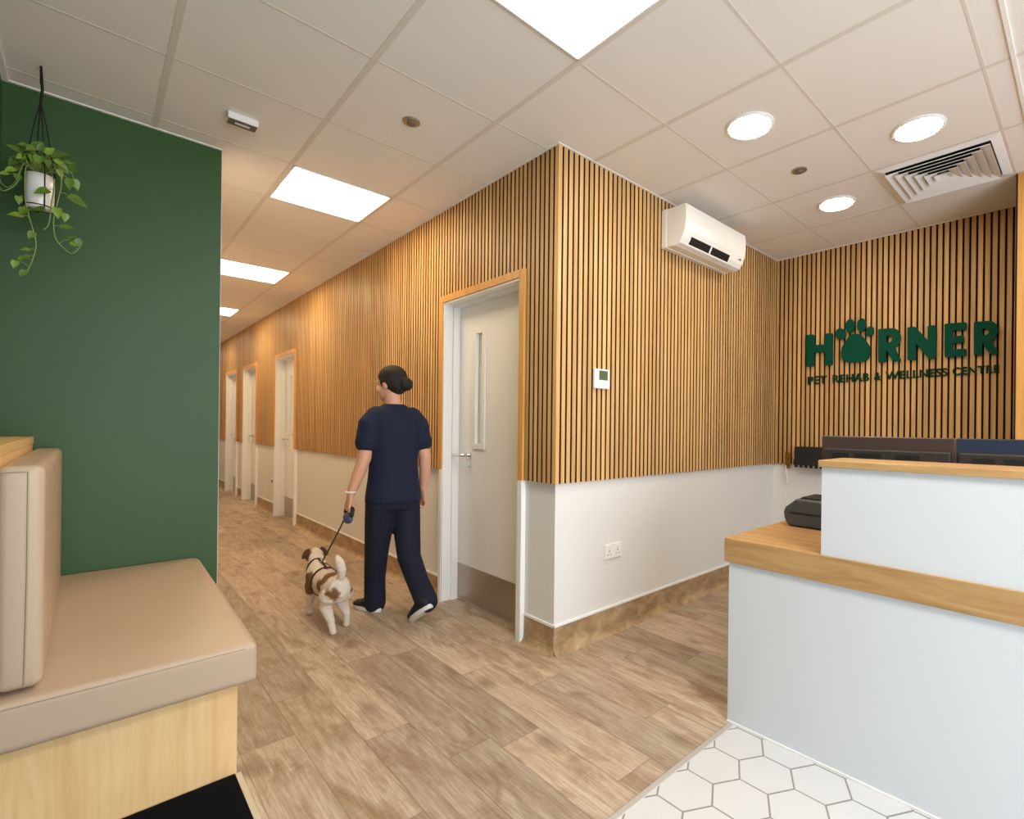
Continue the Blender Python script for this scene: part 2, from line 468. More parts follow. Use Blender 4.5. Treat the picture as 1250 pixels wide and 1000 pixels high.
# green wall and left wall, corridor's other side, corridor end
gw = MB().box(XL - .15, -1.254, YG, YG + .12, 0, H).build('wall_green', M['green_wall']); structure(gw)
MB().box(-1.2545, -1.2525, YG - .001, YG + .121, 0, H).build('corner_bead', M['white_wall'], gw)
wl = MB().box(XL - .15, XL, -3.2, YG, 0, H).build('wall_left', M['green_wall']); structure(wl)
w2 = MB().box(-1.40, -1.2540, YG + .12, YE, 0, H).build('wall_corridor_far_side', M['white_wall']); structure(w2)
w3 = MB().box(-1.40, TH, YE, YE + .12, 0, H).build('wall_end', M['white_wall']); structure(w3)
# room behind the first door, seen only through the glass strip
rw = MB().box(.17, 2.6, 3.2, 3.3, 0, H).box(2.5, 2.6, .17, 3.2, 0, H).build('wall_treatment_room', M['lining']); structure(rw)

# oak panelled return beside the sign wall
pil = MB().box(2.075, XS + .02, -2.4, -1.722, 0, H).build('pillar', M['oak_trim']); structure(pil)
MB().box(2.072, XS, -1.722, -1.714, 0, H).build('dark_edge_strip', M['felt'], pil)  # dark strip down the edge of the pillar

# --- vinyl cove skirting with a white cap
def cove_profile(wall, s):      # wall coordinate, s = direction into the room
    return [(wall, 0), (wall + s * .034, 0), (wall + s * .030, .004), (wall + s * .020, .010), (wall + s * .011, .022), (wall + s * .006, .040), (wall + s * .004, .150), (wall, .150)]
bb = MB()
for k in range(0, len(edges), 2):
    a = edges[k] if k == 0 else edges[k] + FR - .004; b = edges[k + 1] - FR + .004 if k + 2 < len(edges) else YE
    if k == 0: a = WX - .004
    bb.prism([(x, z) for x, z in cove_profile(WX, -1)], 'y', a, b)
bo = bb.build('baseboard_corridor', M['cove']); structure(bo)
cb = MB()
for k in range(0, len(edges), 2):
    a = (WX - .008) if k == 0 else edges[k] + FR - .004; b = edges[k + 1] - FR + .004 if k + 2 < len(edges) else YE
    cb.box(WX - .008, WX, a, b, .150, .166)
cb.build('skirting_cap', M['white_paint'], bo, bevel=.002)
bb = MB().prism(cove_profile(WX, -1), 'x', WX - .004, XS + .02)
b2 = bb.build('baseboard_reception', M['cove']); structure(b2)
MB().box(WX - .008, XS + .02, WX - .008, WX, .150, .166).build('skirting_cap', M['white_paint'], b2, bevel=.002)

# ------------------------------------------------------------------ doors
def make_door(d, first):
    root = thing('door_1', 'white door with glass strip nearest the slatted corner', None, (0, d, 0), kind='structure')
    y0, y1 = d, d + DW
    s = MB()                                       # oak surround above the dado line
    s.box(-.012, WX, y0, y0 + FR, ZS, DT); s.box(-.012, WX, y1 - FR, y1, ZS, DT); s.box(-.012, WX, y0 + FR, y1 - FR, DT - FR, DT)
    s.build('oak_surround', M['oak_trim'], root, bevel=.002)
    j = MB()                                       # white lining and architrave
    j.box(-.010, WX, y0 + .008, y0 + FR, 0, ZS); j.box(-.010, WX, y1 - FR, y1 - .008, 0, ZS)
    j.box(-.006, TH, y0 + FR - .006, y0 + FR + .012, 0, DT - FR); j.box(-.006, TH, y1 - FR - .012, y1 - FR + .006, 0, DT - FR)
    j.box(-.005, TH, y0 + FR + .012, y1 - FR - .012, DT - FR - .012, DT - FR)
    j.box(.06, .112, y1 - FR - .026, y1 - FR - .010, 0, DT - FR - .012); j.box(.06, .112, y0 + FR + .010, y0 + FR + .026, 0, DT - FR - .012)
    j.box(.06, .112, y0 + FR + .012, y1 - FR - .012, DT - FR - .026, DT - FR - .010)
    j.build('lining', M['white_paint'], root, bevel=.0015)
    lf = MB(); a, b = y0 + FR + .014, y1 - FR - .014; zt = DT - FR - .016
    gy0, gy1, gz0, gz1 = y0 + .615, y0 + .690, 1.12, 1.875        # glass opening
    lf.box(.113, .155, a, gy0, .006, zt); lf.box(.113, .155, gy1, b, .006, zt)
    lf.box(.113, .155, gy0, gy1, .006, gz0); lf.box(.113, .155, gy0, gy1, gz1, zt)
    leaf = lf.build('door_leaf', M['white_paint'], root)
    vf = MB(); e = .036
    vf.box(.103, .114, gy0 - e, gy0, gz0 - e, gz1 + e); vf.box(.103, .114, gy1, gy1 + e, gz0 - e, gz1 + e)
    vf.box(.103, .114, gy0, gy1, gz0 - e, gz0); vf.box(.103, .114, gy0, gy1, gz1, gz1 + e)
    fr = vf.build('vision_frame', M['white_paint'], root, bevel=.002)
    MB().box(.128, .134, gy0, gy1, gz0, gz1).build('glass_pane', M['glass'], fr)
    MB().box(.1115, .113, a + .005, b - .005, .012, .262).build('kick_plate', M['steel'], root)
    hb = MB(); hy = y0 + .775; hz = 1.035
    hb.prism([(hy + .026 * math.cos(q * PI / 12), hz + .026 * math.sin(q * PI / 12)) for q in range(24)], 'x', .104, .113)
    hb.tube([(.104, hy, hz), (.062, hy, hz), (.055, hy + .012, hz), (.055, hy + .115, hz)], .0095, 10)
    hd = hb.build('lever_handle', M['chrome'], root, smooth=False)
    kb = MB(); kz = hz - .075
    kb.prism([(hy + .022 * math.cos(q * PI / 12), kz + .022 * math.sin(q * PI / 12)) for q in range(24)], 'x', .106, .113)
    kb.box(.098, .107, hy - .004, hy + .004, kz - .012, kz + .010)
    kb.build('lock_escutcheon', M['chrome'], root)
    return root
d1 = make_door(DOORS[0], True)
for k, dl in enumerate(DOORS[1:]):
    r = dup(d1, (0, dl - DOORS[0], 0), ['white door beyond the walking person, second along the corridor', 'white door third along the corridor', 'white door farthest along the corridor'][k])
    r.name = 'door_%d' % (k + 2)

# ------------------------------------------------------------------ ceiling fittings
def ceiling_panel(x0, y0, label, mat):
    t = thing('ceiling_light', label, 'ceiling light', (x0 + .3, y0 + .3, H), 'square light panels in the ceiling')
    f = MB(); a = .012
    f.box(x0 + a, x0 + .6 - a, y0 + a, y0 + a + .008, H - .006, H); f.box(x0 + a, x0 + .6 - a, y0 + .6 - a - .008, y0 + .6 - a, H - .006, H)
    f.box(x0 + a, x0 + a + .008, y0 + a, y0 + .6 - a, H - .006, H); f.box(x0 + .6 - a - .008, x0 + .6 - a, y0 + a, y0 + .6 - a, H - .006, H)
    f.build('frame', M['white_paint'], t)
    MB().box(x0 + .02, x0 + .58, y0 + .02, y0 + .58, H - .005, H - .001).build('diffuser', mat, t)
ceiling_panel(GX - .6, GY - 1.2, 'square light panel in the ceiling nearest the camera', M['panel_glow'])
ceiling_panel(GX - .6, GY + 1.2, 'square light panel above the corridor entrance beside the green wall', M['corr_glow'])
ceiling_panel(GX - .6, GY + 3.6, 'square light panel over the corridor, part hidden by the green wall', M['corr_glow'])
ceiling_panel(GX - .6, GY + 6.0, 'farthest light panel down the corridor, only a corner showing', M['corr_glow'])

def downlight(x, y, label):
    t = thing('downlight', label, 'downlight', (x, y, H), 'round downlights over the reception desk')
    MB().lathe([(.118, H), (.118, H - .004), (.110, H - .009), (.1, H - .009)], x, y, 40).build('trim_ring', M['white_paint'], t, smooth=False)
    MB().lathe([(.1, H - .008), (.1, H - .0105)], x, y, 40).build('diffuser', M['down_glow'], t)
downlight(GX + .9, GY - .9, 'round downlight nearest the slatted corner and the air conditioner')
downlight(GX + 1.5, GY - 1.5, 'round downlight next to the square air vent')
downlight(GX + 2.1, GY - .9, 'round downlight nearest the slatted sign wall')

def sensor(x, y, label):
    t = thing('ceiling_sensor', label, 'sensor', (x, y, H), 'small round ceiling sensors')
    MB().lathe([(.043, H), (.043, H - .004), (.036, H - .008), (.022, H - .008)], x, y, 28).build('bezel', M['steel'], t)
    MB().lathe([(.022, H - .007), (.020, H - .014), (.010, H - .018)], x, y, 24).build('lens', M['grey_dark'], t)
sensor(GX - .3, GY + .3, 'small round sensor in the ceiling over the corridor entrance')
sensor(GX + 1.5, GY - .9, 'small round sensor in the ceiling between the downlights')

# boxy sensor
t = thing('ceiling_detector', 'small oblong white box with grey underside on the ceiling by the green wall', 'detector', (-1.235, .975, H))
MB().box(-1.30, -1.175, .945, 1.01, H - .032, H).build('housing', M['plastic_white'], t, bevel=.003)
f = MB().box(-1.296, -1.179, .949, 1.006, H - .036, H - .031).build('face_plate', M['grey_dark'], t)
MB().box(-1.268, -1.207, .970, .985, H - .038, H - .035).build('indicator_window', M['cord_white'], f)

# air vent: nested flared louvres
t = thing('air_vent', 'square white louvred air vent in the ceiling', 'air vent', (GX + 2.1, GY - 1.5, H))
vx, vy = GX + 2.1, GY - 1.5
def ring(mb, r0, z0, r1, z1, th=.0035):
    """square flared blade from half-width r0 at z0 to r1 at z1"""
    o = len(mb.v); q = []
    for (r, z) in ((r0, z0), (r1, z1), (r1, z1 + th), (r0, z0 + th)):
        q += [(vx - r, vy - r, z), (vx + r, vy - r, z), (vx + r, vy + r, z), (vx - r, vy + r, z)]
    fs = []
    for a in range(4):
        b = (a + 1) % 4
        for k in range(4): fs.append((a*4+k, a*4+(k+1)%4, b*4+(k+1)%4, b*4+k))
    mb.add(q, fs)
fr = MB(); ring(fr, .248, H - .012, .288, H - .002, .004)
fr.build('frame', M['white_paint'], t)
MB().box(vx - .25, vx + .25, vy - .25, vy + .25, H - .0012, H - .0006).build('duct_shade', M['dark'], t)  # dark sheet: the shade inside the duct is put into its colour
for k in range(6):
    b = MB(); r1 = .245 - .041 * k
    ring(b, max(.002, r1 - .052), H - .004, r1, H - .030, .003)
    b.build('louvre', M['white_paint'], t)

# ------------------------------------------------------------------ air conditioner
AX0, AX1 = .905, 1.675
t = thing('air_conditioner', 'white wall-mounted air conditioner on the slatted wall', 'air conditioner', (1.29, 0, 2.44))
MB().prism([(0.0, 2.432), (-.045, 2.430), (-.045, 2.688), (0.0, 2.688)], 'x', AX0 - .002, AX1 + .002).build('back_chassis', M['ac_white'], t, bevel=.006)
prof = [(-.043, 2.434), (-.115, 2.428), (-.150, 2.440), (-.172, 2.468), (-.192, 2.520), (-.200, 2.580), (-.200, 2.640), (-.194, 2.684), (-.043, 2.684)]
MB().prism(prof, 'x', AX0, AX1).build('cover', M['ac_white'], t, bevel=.007, seg=3)
ou = MB().prism([(-.150, 2.444), (-.176, 2.492), (-.183, 2.489), (-.158, 2.441)], 'x', AX0 + .085, AX1 - .20).build('air_outlet', M['dark'], t)
MB().prism([(-.148, 2.430), (-.160, 2.436), (-.163, 2.444), (-.152, 2.440)], 'x', AX0 + .055, AX1 - .18).build('flap', M['ac_white'], t, bevel=.002)
xm = (AX0 + .085 + AX1 - .20) / 2
MB().prism([(-.150, 2.442), (-.177, 2.494), (-.186, 2.490), (-.161, 2.439)], 'x', xm - .008, xm + .008).build('outlet_divider', M['ac_white'], t)
MB().box(AX1 - .075, AX1 - .045, -.1895, -.180, 2.488, 2.496).build('display_strip', M['socket_grey'], t)

# ------------------------------------------------------------------ things on the reception wall
t = thing('wall_mounted_thermostat', 'small white thermostat with green screen on the slatted wall', 'thermostat', (.338, 0, 1.525))
MB().box(.276, .402, -.018, 0, 1.468, 1.582).build('housing', M['plastic_white'], t, bevel=.004)
MB().box(.312, .382, -.0195, -.017, 1.518, 1.572).build('screen', M['lcd'], t)
t = thing('power_socket', 'white double power socket low on the wall under the thermostat', 'socket', (.483, WX, .495))
MB().box(.410, .556, WX - .011, WX, .452, .540).build('face_plate', M['plastic_white'], t, bevel=.003)
for cx in (.447, .519):
    q = MB()
    q.box(cx - .004, cx + .004, WX - .0118, WX - .010, .492, .503); q.box(cx - .017, cx - .007, WX - .0118, WX - .010, .474, .480); q.box(cx + .007, cx + .017, WX - .0118, WX - .010, .474, .480)
    q.build('pin_holes', M['socket_grey'], t)
    MB().box(cx - .008, cx + .008, WX - .015, WX - .010, .512, .530).build('rocker_switch', M['plastic_white'], t, bevel=.002)
t = thing('wall_socket', 'pale socket low on the corridor wall between two far doors', 'socket', (WX, 5.94, .455))
MB().box(WX - .010, WX, 5.87, 6.01, .412, .498).build('face_plate', M['plastic_white'], t, bevel=.003)
MB().box(WX - .014, WX - .009, 5.90, 5.98, .43, .47).build('plug', M['socket_grey'], t)

# sign: lettering laid out on the sign wall.  cu, cv are design units across and down the sign
def sign_map():
    # four corners of the design rectangle on the wall (y, z)
    src = [(162, 540), (995, 540), (995, 820), (162, 820)]
    dst = [(-.285, 2.186), (-1.581, 2.003), (-1.585, 1.564), (-.291, 1.630)]
    A = []; B = []
    for (u, v), (y, z) in zip(src, dst):
        A.append([u, v, 1, 0, 0, 0, -u*y, -v*y]); B.append(y)
        A.append([0, 0, 0, u, v, 1, -u*z, -v*z]); B.append(z)
    import numpy as np
    h = np.linalg.solve(np.array(A, float), np.array(B, float))
    def f(u, v):
        w = h[6]*u + h[7]*v + 1
        return ((h[0]*u + h[1]*v + h[2]) / w, (h[3]*u + h[4]*v + h[5]) / w)
    return f
SM = sign_map()
def round_poly(pts, r, n=4):
    """round the corners of a polygon"""
    out = []; m = len(pts)
    for i in range(m):
        p0, p, p1 = Vector(pts[i-1]), Vector(pts[i]), Vector(pts[(i+1) % m])
        a, b = (p0 - p), (p1 - p); q = min(r, a.length * .45, b.length * .45)
        A, B = p + a.normalized() * q, p + b.normalized() * q
        for k in range(n + 1):
            t = k / n; out.append(tuple((1-t)**2 * A + 2*t*(1-t) * p + t*t * B))
    return out
SX = XS - .022
def sign_part(name, loops, mat, parent, depth=.018, mapped=True):
    cu = bpy.data.curves.new('lettering', 'CURVE'); cu.dimensions = '2D'; cu.fill_mode = 'BOTH'; cu.extrude = depth / 2
    cu.bevel_depth = .0015
    for L in loops:
        sp = cu.splines.new('POLY'); sp.points.add(len(L) - 1); sp.use_cyclic_u = True
        for p, q in zip(sp.points, L):
            y, z = SM(*q); p.co = (-y, z, 0, 1)
    tmp = bpy.data.objects.new('tmp', cu); COL.objects.link(tmp)
    dg = bpy.context.evaluated_depsgraph_get(); me = bpy.data.meshes.new_from_object(tmp.evaluated_get(dg))
    bpy.data.objects.remove(tmp)
    for v in me.vertices: v.co = (SX - v.co.z + depth * .0, -v.co.x, v.co.y)
    bm = bmesh.new(); bm.from_mesh(me); bmesh.ops.recalc_face_normals(bm, faces=bm.faces); bm.to_mesh(me); bm.free()
    me.materials.clear(); me.materials.append(mat)
    o = bpy.data.objects.new(name, me); COL.objects.link(o); o.parent = parent; o.matrix_parent_inverse = Matrix.Translation(-parent.location)
    return o
def ell(cx, cy, rx, ry, n=28, tilt=0):
    return [(cx + rx*math.cos(a)*math.cos(tilt) - ry*math.sin(a)*math.sin(tilt), cy + rx*math.cos(a)*math.sin(tilt) + ry*math.sin(a)*math.cos(tilt)) for a in [2*PI*k/n for k in range(n)]]
sg = thing('wall_lettering', 'dark green raised sign lettering with a paw print on the slatted wall', 'sign', (SX, -.93, 1.85))
# letter shapes in design units (each slightly slanted as the letters stand)
def sk(pts, x0, k=-.073): return [(u, v + k * (u - x0)) for u, v in pts]
Hh = [(162,605),(193,605),(193,652),(243,652),(243,605),(274,605),(274,742),(243,742),(243,683),(193,683),(193,742),(162,742)]
sign_part('letter_h', [round_poly(sk(Hh, 162), 7)], M['sign_green'], sg)
pw = [(375,598),(400,606),(420,630),(436,655),(439,680),(430,708),(410,720),(375,722),(338,724),(318,712),(311,690),(315,660),(332,632),(350,606)]
paw = sign_part('paw_pad', [round_poly(pw, 14)], M['sign_green'], sg)
for (a, b, c, d, e) in ((310,600,21,24,-.3),(351,566,19,30,.05),(401,561,19,28,.1),(437,589,15,22,.35)):
    sign_part('paw_toe', [ell(a, b, c, d, tilt=e)], M['sign_green'], sg)
def R_loops(x0, x1, yt, yb, k):
    w = x1 - x0; h = yb - yt
    o = [(x0, yt), (x0 + .60*w, yt)]
    o += [(x0 + w*(.62 + .36*math.sin(a)), yt + h*(.30 - .30*math.cos(a))) for a in [PI*q/10 for q in range(1, 10)]]
    o += [(x0 + .72*w, yt + .60*h), (x0 + w, yb), (x0 + .66*w, yb), (x0 + .38*w, yt + .66*h), (x0 + .33*w, yt + .66*h), (x0 + .33*w, yb), (x0, yb)]
    hole = [(x0 + .34*w, yt + .21*h), (x0 + .52*w, yt + .21*h), (x0 + .60*w, yt + .25*h), (x0 + .63*w, yt + .31*h), (x0 + .60*w, yt + .38*h), (x0 + .52*w, yt + .42*h), (x0 + .34*w, yt + .42*h)]
    return [round_poly(sk(o, x0, k), 5), sk(hole, x0, k)[::-1]]
sign_part('letter_r', R_loops(475, 572, 580, 724, -.075), M['sign_green'], sg)
Nn = [(602,572),(634,572),(690,638),(690,572),(724,572),(724,714),(695,714),(637,642),(637,714),(602,714)]
sign_part('letter_n', [round_poly(sk(Nn, 602), 6)], M['sign_green'], sg)
Ee = [(763,557),(856,557),(856,587),(797,587),(797,613),(845,613),(845,643),(797,643),(797,671),(856,671),(856,701),(763,701)]
sign_part('letter_e', [round_poly(sk(Ee, 763), 6)], M['sign_green'], sg)
sign_part('letter_r', R_loops(891, 996, 549, 692, -.075), M['sign_green'], sg)
# tagline from the built-in font, fitted between two sloping lines
def tagline(word, u0, u1, parent):
    cu = bpy.data.curves.new('tag', 'FONT'); cu.body = word; cu.size = 1; cu.extrude = .02; cu.offset = .022; cu.space_character = 1.08
    tmp = bpy.data.objects.new('tmp', cu); COL.objects.link(tmp)
    dg = bpy.context.evaluated_depsgraph_get(); me = bpy.data.meshes.new_from_object(tmp.evaluated_get(dg)); bpy.data.objects.remove(tmp)
    xs = [v.co.x for v in me.vertices]; ys = [v.co.y for v in me.vertices]
    xa, xb, ya, yb = min(xs), max(xs), min(ys), max(ys)
    for v in me.vertices:
        u = u0 + (u1 - u0) * (v.co.x - xa) / (xb - xa)
        top = 785 + (732 - 785) * (u - 162) / 833; bot = 820 + (768 - 820) * (u - 162) / 833
        q = (v.co.y - ya) / (yb - ya)
        y, z = SM(u, bot + (top - bot) * q)
        v.co = (XS - .006 - (.006 if v.co.z > 0 else -.006), y, z)
    bm = bmesh.new(); bm.from_mesh(me); bmesh.ops.recalc_face_normals(bm, faces=bm.faces); bm.to_mesh(me); bm.free()
    me.materials.clear(); me.materials.append(M['tag_green'])
    o = bpy.data.objects.new('tagline_word', me); COL.objects.link(o); o.parent = parent; o.matrix_parent_inverse = Matrix.Translation(-parent.location)
for wd, a, b in (('PET', 163, 245), ('REHAB', 272, 430), ('&', 453, 481), ('WELLNESS', 502, 772), ('CENTRE', 795, 998)):
    tagline(wd, a, b, sg)

# ------------------------------------------------------------------ things on the sign wall's lower edge
t = thing('wall_rack', 'black rack with a row of prongs on the wall behind the desk', 'rack', (2.56, -.36, .92))
MB().box(2.50, XS, -.56, -.225, .945, 1.095).build('rack_body', M['dark'], t, bevel=.008)
q = MB().prism([(-.56, .985), (-.225, .985), (-.225, .94), (-.56, .94)], 'x', 2.485, 2.52).build('front_lip', M['dark'], t, bevel=.004)
for k in range(8):
    y = -.24 - .042 * k
    MB().box(2.50, 2.525, y - .011, y + .011, .918, .95).build('prong', M['dark'], t, bevel=.003)
t = thing('brass_hook', 'small brass hook with a white cord hanging at the corner of the slatted wall', 'hook', (XS, -.118, .95))
MB().box(XS - .006, XS, -.142, -.098, .895, 1.035).build('back_plate', M['brass'], t, bevel=.002)
MB().tube([(XS - .005, -.12, .985), (XS - .035, -.12, .975), (XS - .045, -.12, .95), (XS - .035, -.12, .925), (XS - .02, -.12, .92)], .007, 10).build('hook_arm', M['brass'], t, smooth=True)
MB().tube([(XS - .038, -.12, .93), (XS - .03, -.12, .86), (XS - .012, -.121, .80), (XS - .012, -.121, .77)], [.004, .007, .008, .010], 10).build('cord', M['cord_white'], t, smooth=True)

# ------------------------------------------------------------------ reception desk
DX, DY = .155, -.956
t = thing('reception_desk', 'white reception desk with oak worktop and raised counter', 'desk', (.6, -2, 0))
MB().box(DX, DX + .03, -3.4, DY, 0, .680).build('front_panel', M['laminate'], t)
MB().box(DX + .03, .98, DY - .03, DY, 0, .680).build('end_panel', M['laminate'], t)
MB().box(DX - .006, DX, -3.4, DY + .001, 0, .010).build('base_strip', M['white_paint'], t)
MB().box(DX - .010, 1.0, -3.4, DY + .018, .680, .780).build('worktop', M['oak_top'], t, bevel=.002)
MB().box(DX - .001, DX + .03, -3.4, -1.335, .780, 1.106).build('upper_panel', M['laminate'], t)
MB().box(DX - .012, .395, -3.4, -1.325, 1.106, 1.131).build('counter_top', M['oak_top'], t, bevel=.002)
MB().box(.36, .385, -3.4, -1.345, .780, 1.106).build('shelf_back', M['laminate'], t)

# monitors, seen from behind over the counter
def monitor(y1, label, mat, group):
    w = .545; y0 = y1 - w; zt = 1.214
    t = thing('monitor', label, 'monitor', (.82, y0 + w / 2, .78), group)
    MB().prism([(.800, zt), (.806, .905), (.836, .905), (.822, zt)], 'y', y0, y1).build('screen_housing', mat, t, bevel=.004)
    MB().box(.836, .838, y0 + .012, y1 - .012, .92, 1.20).build('screen', M['dark'], t)
    b = MB().prism([(.806, 1.158), (.785, 1.154), (.778, .96), (.806, .93)], 'y', y0 + .012, y1 - .012).build('rear_cover', M['rear'], t, bevel=.006)
    for a_, b_ in ((.06, .13), (.16, .27), (.33, .42)):
        MB().box(.779, .784, y1 - b_, y1 - a_, 1.110, 1.134).build('vent_slot', M['dark'], b)
    MB().prism([(.80, 1.02), (.79, .80), (.83, .80), (.83, 1.02)], 'y', y0 + w/2 - .04, y0 + w/2 + .04).build('stand_neck', M['dark'], t, bevel=.006)
    MB().box(.72, .93, y0 + w/2 - .13, y0 + w/2 + .13, .780, .794).build('stand_base', M['dark'], t, bevel=.004)
    return t
monitor(-1.092, 'dark brown-black monitor back beside the printer, above the counter', M['black_gloss'], 'monitors behind the counter')
monitor(-1.640, 'blue-black monitor back at the far end of the counter from the printer', M['navy_gloss'], 'monitors behind the counter')

# label printer
t = thing('label_printer', 'dark grey label printer on the oak worktop', 'printer', (.70, -1.1, .78))
yc = -1.105
pr = [(-.095, 0), (-.112, .03), (-.116, .062), (-.108, .085), (-.055, .128), (.055, .128), (.108, .085), (.116, .062), (.112, .03), (.095, 0)]
MB().prism([(yc + a, .785 + b) for a, b in pr], 'x', .60, .82).build('body', M['grey_plastic'], t, bevel=.010, seg=3)
MB().prism([(yc - .052, .785 + .124), (yc + .052, .785 + .124), (yc + .042, .785 + .137), (yc - .042, .785 + .137)], 'x', .635, .80).build('lid', M['dark'], t, bevel=.004)
MB().prism([(yc + a, b) for a, b in ((-.085, .845), (.085, .845), (.085, .850), (-.085, .850))], 'x', .597, .605).build('label_slot', M['dark'], t)
MB().box(.64, .80, yc - .098, yc + .098, .780, .787).build('rubber_foot', M['dark'], t)
MB().box(.612, .626, yc + .045, yc + .060, .876, .894).build('feed_button', M['socket_grey'], t, bevel=.002)

# ------------------------------------------------------------------ bench seat
t = thing('bench_seat', 'taupe upholstered bench seat on a light oak base against the green wall', 'bench', (-1.7, .75, 0))
MB().box(XL + .01, -1.386, .096, YG - .002, 0, .325).build('base_panel', M['oak_bench'], t, bevel=.002)
# seat cushion, crowned, rounded edges
def cushion(nx, ny, fx, name, parent):
    pass
def soft_box(name, x0, x1, y0, y1, zb, zt, mat, parent, rad, seg=5, crown=.012, tilt=0.0, n=10, plan=0):
    """cushion: rounded box whose top swells; tilt lifts the far end"""
    bm = bmesh.new()
    bmesh.ops.create_cube(bm, size=1)
    for v in bm.verts: v.co = Vector((x0 + (v.co.x + .5) * (x1 - x0), y0 + (v.co.y + .5) * (y1 - y0), zb + (v.co.z + .5) * (zt - zb)))
    if plan:
        ve = [e for e in bm.edges if abs(e.verts[0].co.z - e.verts[1].co.z) > .05 and e.verts[0].co.x > (x0 + x1) / 2 and e.verts[0].co.y > (y0 + y1) / 2]
        bmesh.ops.bevel(bm, geom=ve, offset=plan, segments=6, profile=.5, affect='EDGES')
    bmesh.ops.bevel(bm, geom=[e for e in bm.edges if abs(e.verts[0].co.z - e.verts[1].co.z) < .01 or not (e.verts[0].co.x > (x0 + x1) / 2 and e.verts[0].co.y > (y0 + y1) / 2)] if plan else bm.edges[:], offset=rad, segments=seg, profile=.5, affect='EDGES')
    bmesh.ops.subdivide_edges(bm, edges=[e for e in bm.edges if e.calc_length() > .08], cuts=n, use_grid_fill=True)
    for v in bm.verts:
        u = (v.co.x - x0) / (x1 - x0); w = (v.co.y - y0) / (y1 - y0)
        if v.co.z > (zb + zt) / 2:
            v.co.z += crown * max(0, math.sin(PI * min(1, max(0, u)))) ** .6 * max(0, math.sin(PI * min(1, max(0, w)))) ** .6 + tilt * w
    me = bpy.data.meshes.new(name); bm.to_mesh(me); bm.free(); me.materials.append(mat)
    me.polygons.foreach_set('use_smooth', [True] * len(me.polygons))
    o = bpy.data.objects.new(name, me); COL.objects.link(o); o.parent = parent; o.matrix_parent_inverse = Matrix.Translation(-parent.location)
    return o
sc_ = soft_box('seat_cushion', XL + .015, -1.338, .040, YG - .004, .332, .470, M['leather'], t, .018, 4, .012, .045, plan=.055)
pp = MB()
pp.tube([(-1.375, .0415, .458), (-1.6, .0405, .458), (-1.99, .0405, .458)], .002, 6)
pp.tube([(-1.3395, .075, .459), (-1.3385, .6, .476), (-1.3395, 1.37, .500)], .002, 6)
pp.build('seam', M['stitch'], sc_, smooth=True)
# backrest
bm_ = soft_box('backrest', -1.944, -1.852, .075, YG - .004, .488, 1.118, M['leather'], t, .022, 4, .0, 0)
q = MB(); q.tube([(-1.888, .0745, .50), (-1.884, .0735, .80), (-1.884, .0745, 1.100)], .0022, 6); q.tube([(-1.935, .0745, 1.101), (-1.885, .0745, 1.101)], .0022, 6)
q.build('seam', M['stitch'], bm_, smooth=True)
MB().box(XL + .002, -1.946, .09, YG - .002, .325, 1.140).build('back_frame', M['oak_bench'], t)
MB().box(XL + .002, -1.943, .05, YG - .002, 1.140, 1.172).build('ledge_top', M['oak_ledge'], t, bevel=.002)

# black mat on the floor at the bench's end
t = thing('floor_mat', 'black mat on the floor in front of the bench', 'mat', (-1.7, -.5, 0))
MB().box(XL + .005, -1.392, -1.6, .090, 0.001, .008).build('mat_pile', M['black_mat'], t, bevel=.002)
MB().box(-1.392, -1.374, -1.6, .092, 0.001, .006).build('edging_strip', M['mat_edge'], t, bevel=.002)

# ------------------------------------------------------------------ hanging pothos
PX, PY = -1.921, 1.165
t = thing('hanging_plant', 'trailing green plant in a white pot hung by black cords at the green wall', 'plant', (PX, PY, 2.143))
pr_ = [(.036, 2.148), (.042, 2.154), (.0435, 2.19), (.0445, 2.26), (.0445, 2.294), (.0415, 2.294), (.040, 2.28)]
pot = MB().lathe(pr_, PX, PY, 36).build('pot', M['pot'], t, smooth=True)
MB().lathe([(.0405, 2.270), (.0405, 2.278)], PX, PY, 24).build('soil', M['soil'], pot)
cd = MB()
hook = Vector((PX, PY, H - .03))
cd.tube([(PX, PY, H), (PX, PY, H - .075)], .004, 8)
cd.tube([(PX, PY, H - .02), (PX + .004, PY, H - .10), (PX, PY, H - .16)], .0048, 8)
for k in range(4):
    a = PI / 2 * k - PI / 2 + .35
    e = Vector((math.cos(a), math.sin(a), 0))
    c = Vector((PX, PY, 0))
    cd.tube([c + Vector((0, 0, H - .15)), c + e * .018 + Vector((0, 0, H - .25)), c + e * .047 + Vector((0, 0, 2.300)), c + e * .0465 + Vector((0, 0, 2.155)), c + e * .034 + Vector((0, 0, 2.145)), c + Vector((0, 0, 2.142))], .0022, 6)
ringp = [(PX + .0465 * math.cos(2*PI*k/24), PY + .0465 * math.sin(2*PI*k/24), 2.160) for k in range(25)]
cd.tube(ringp, .0022, 6)
cd.build('hanger_cord', M['cord_black'], t, smooth=True)
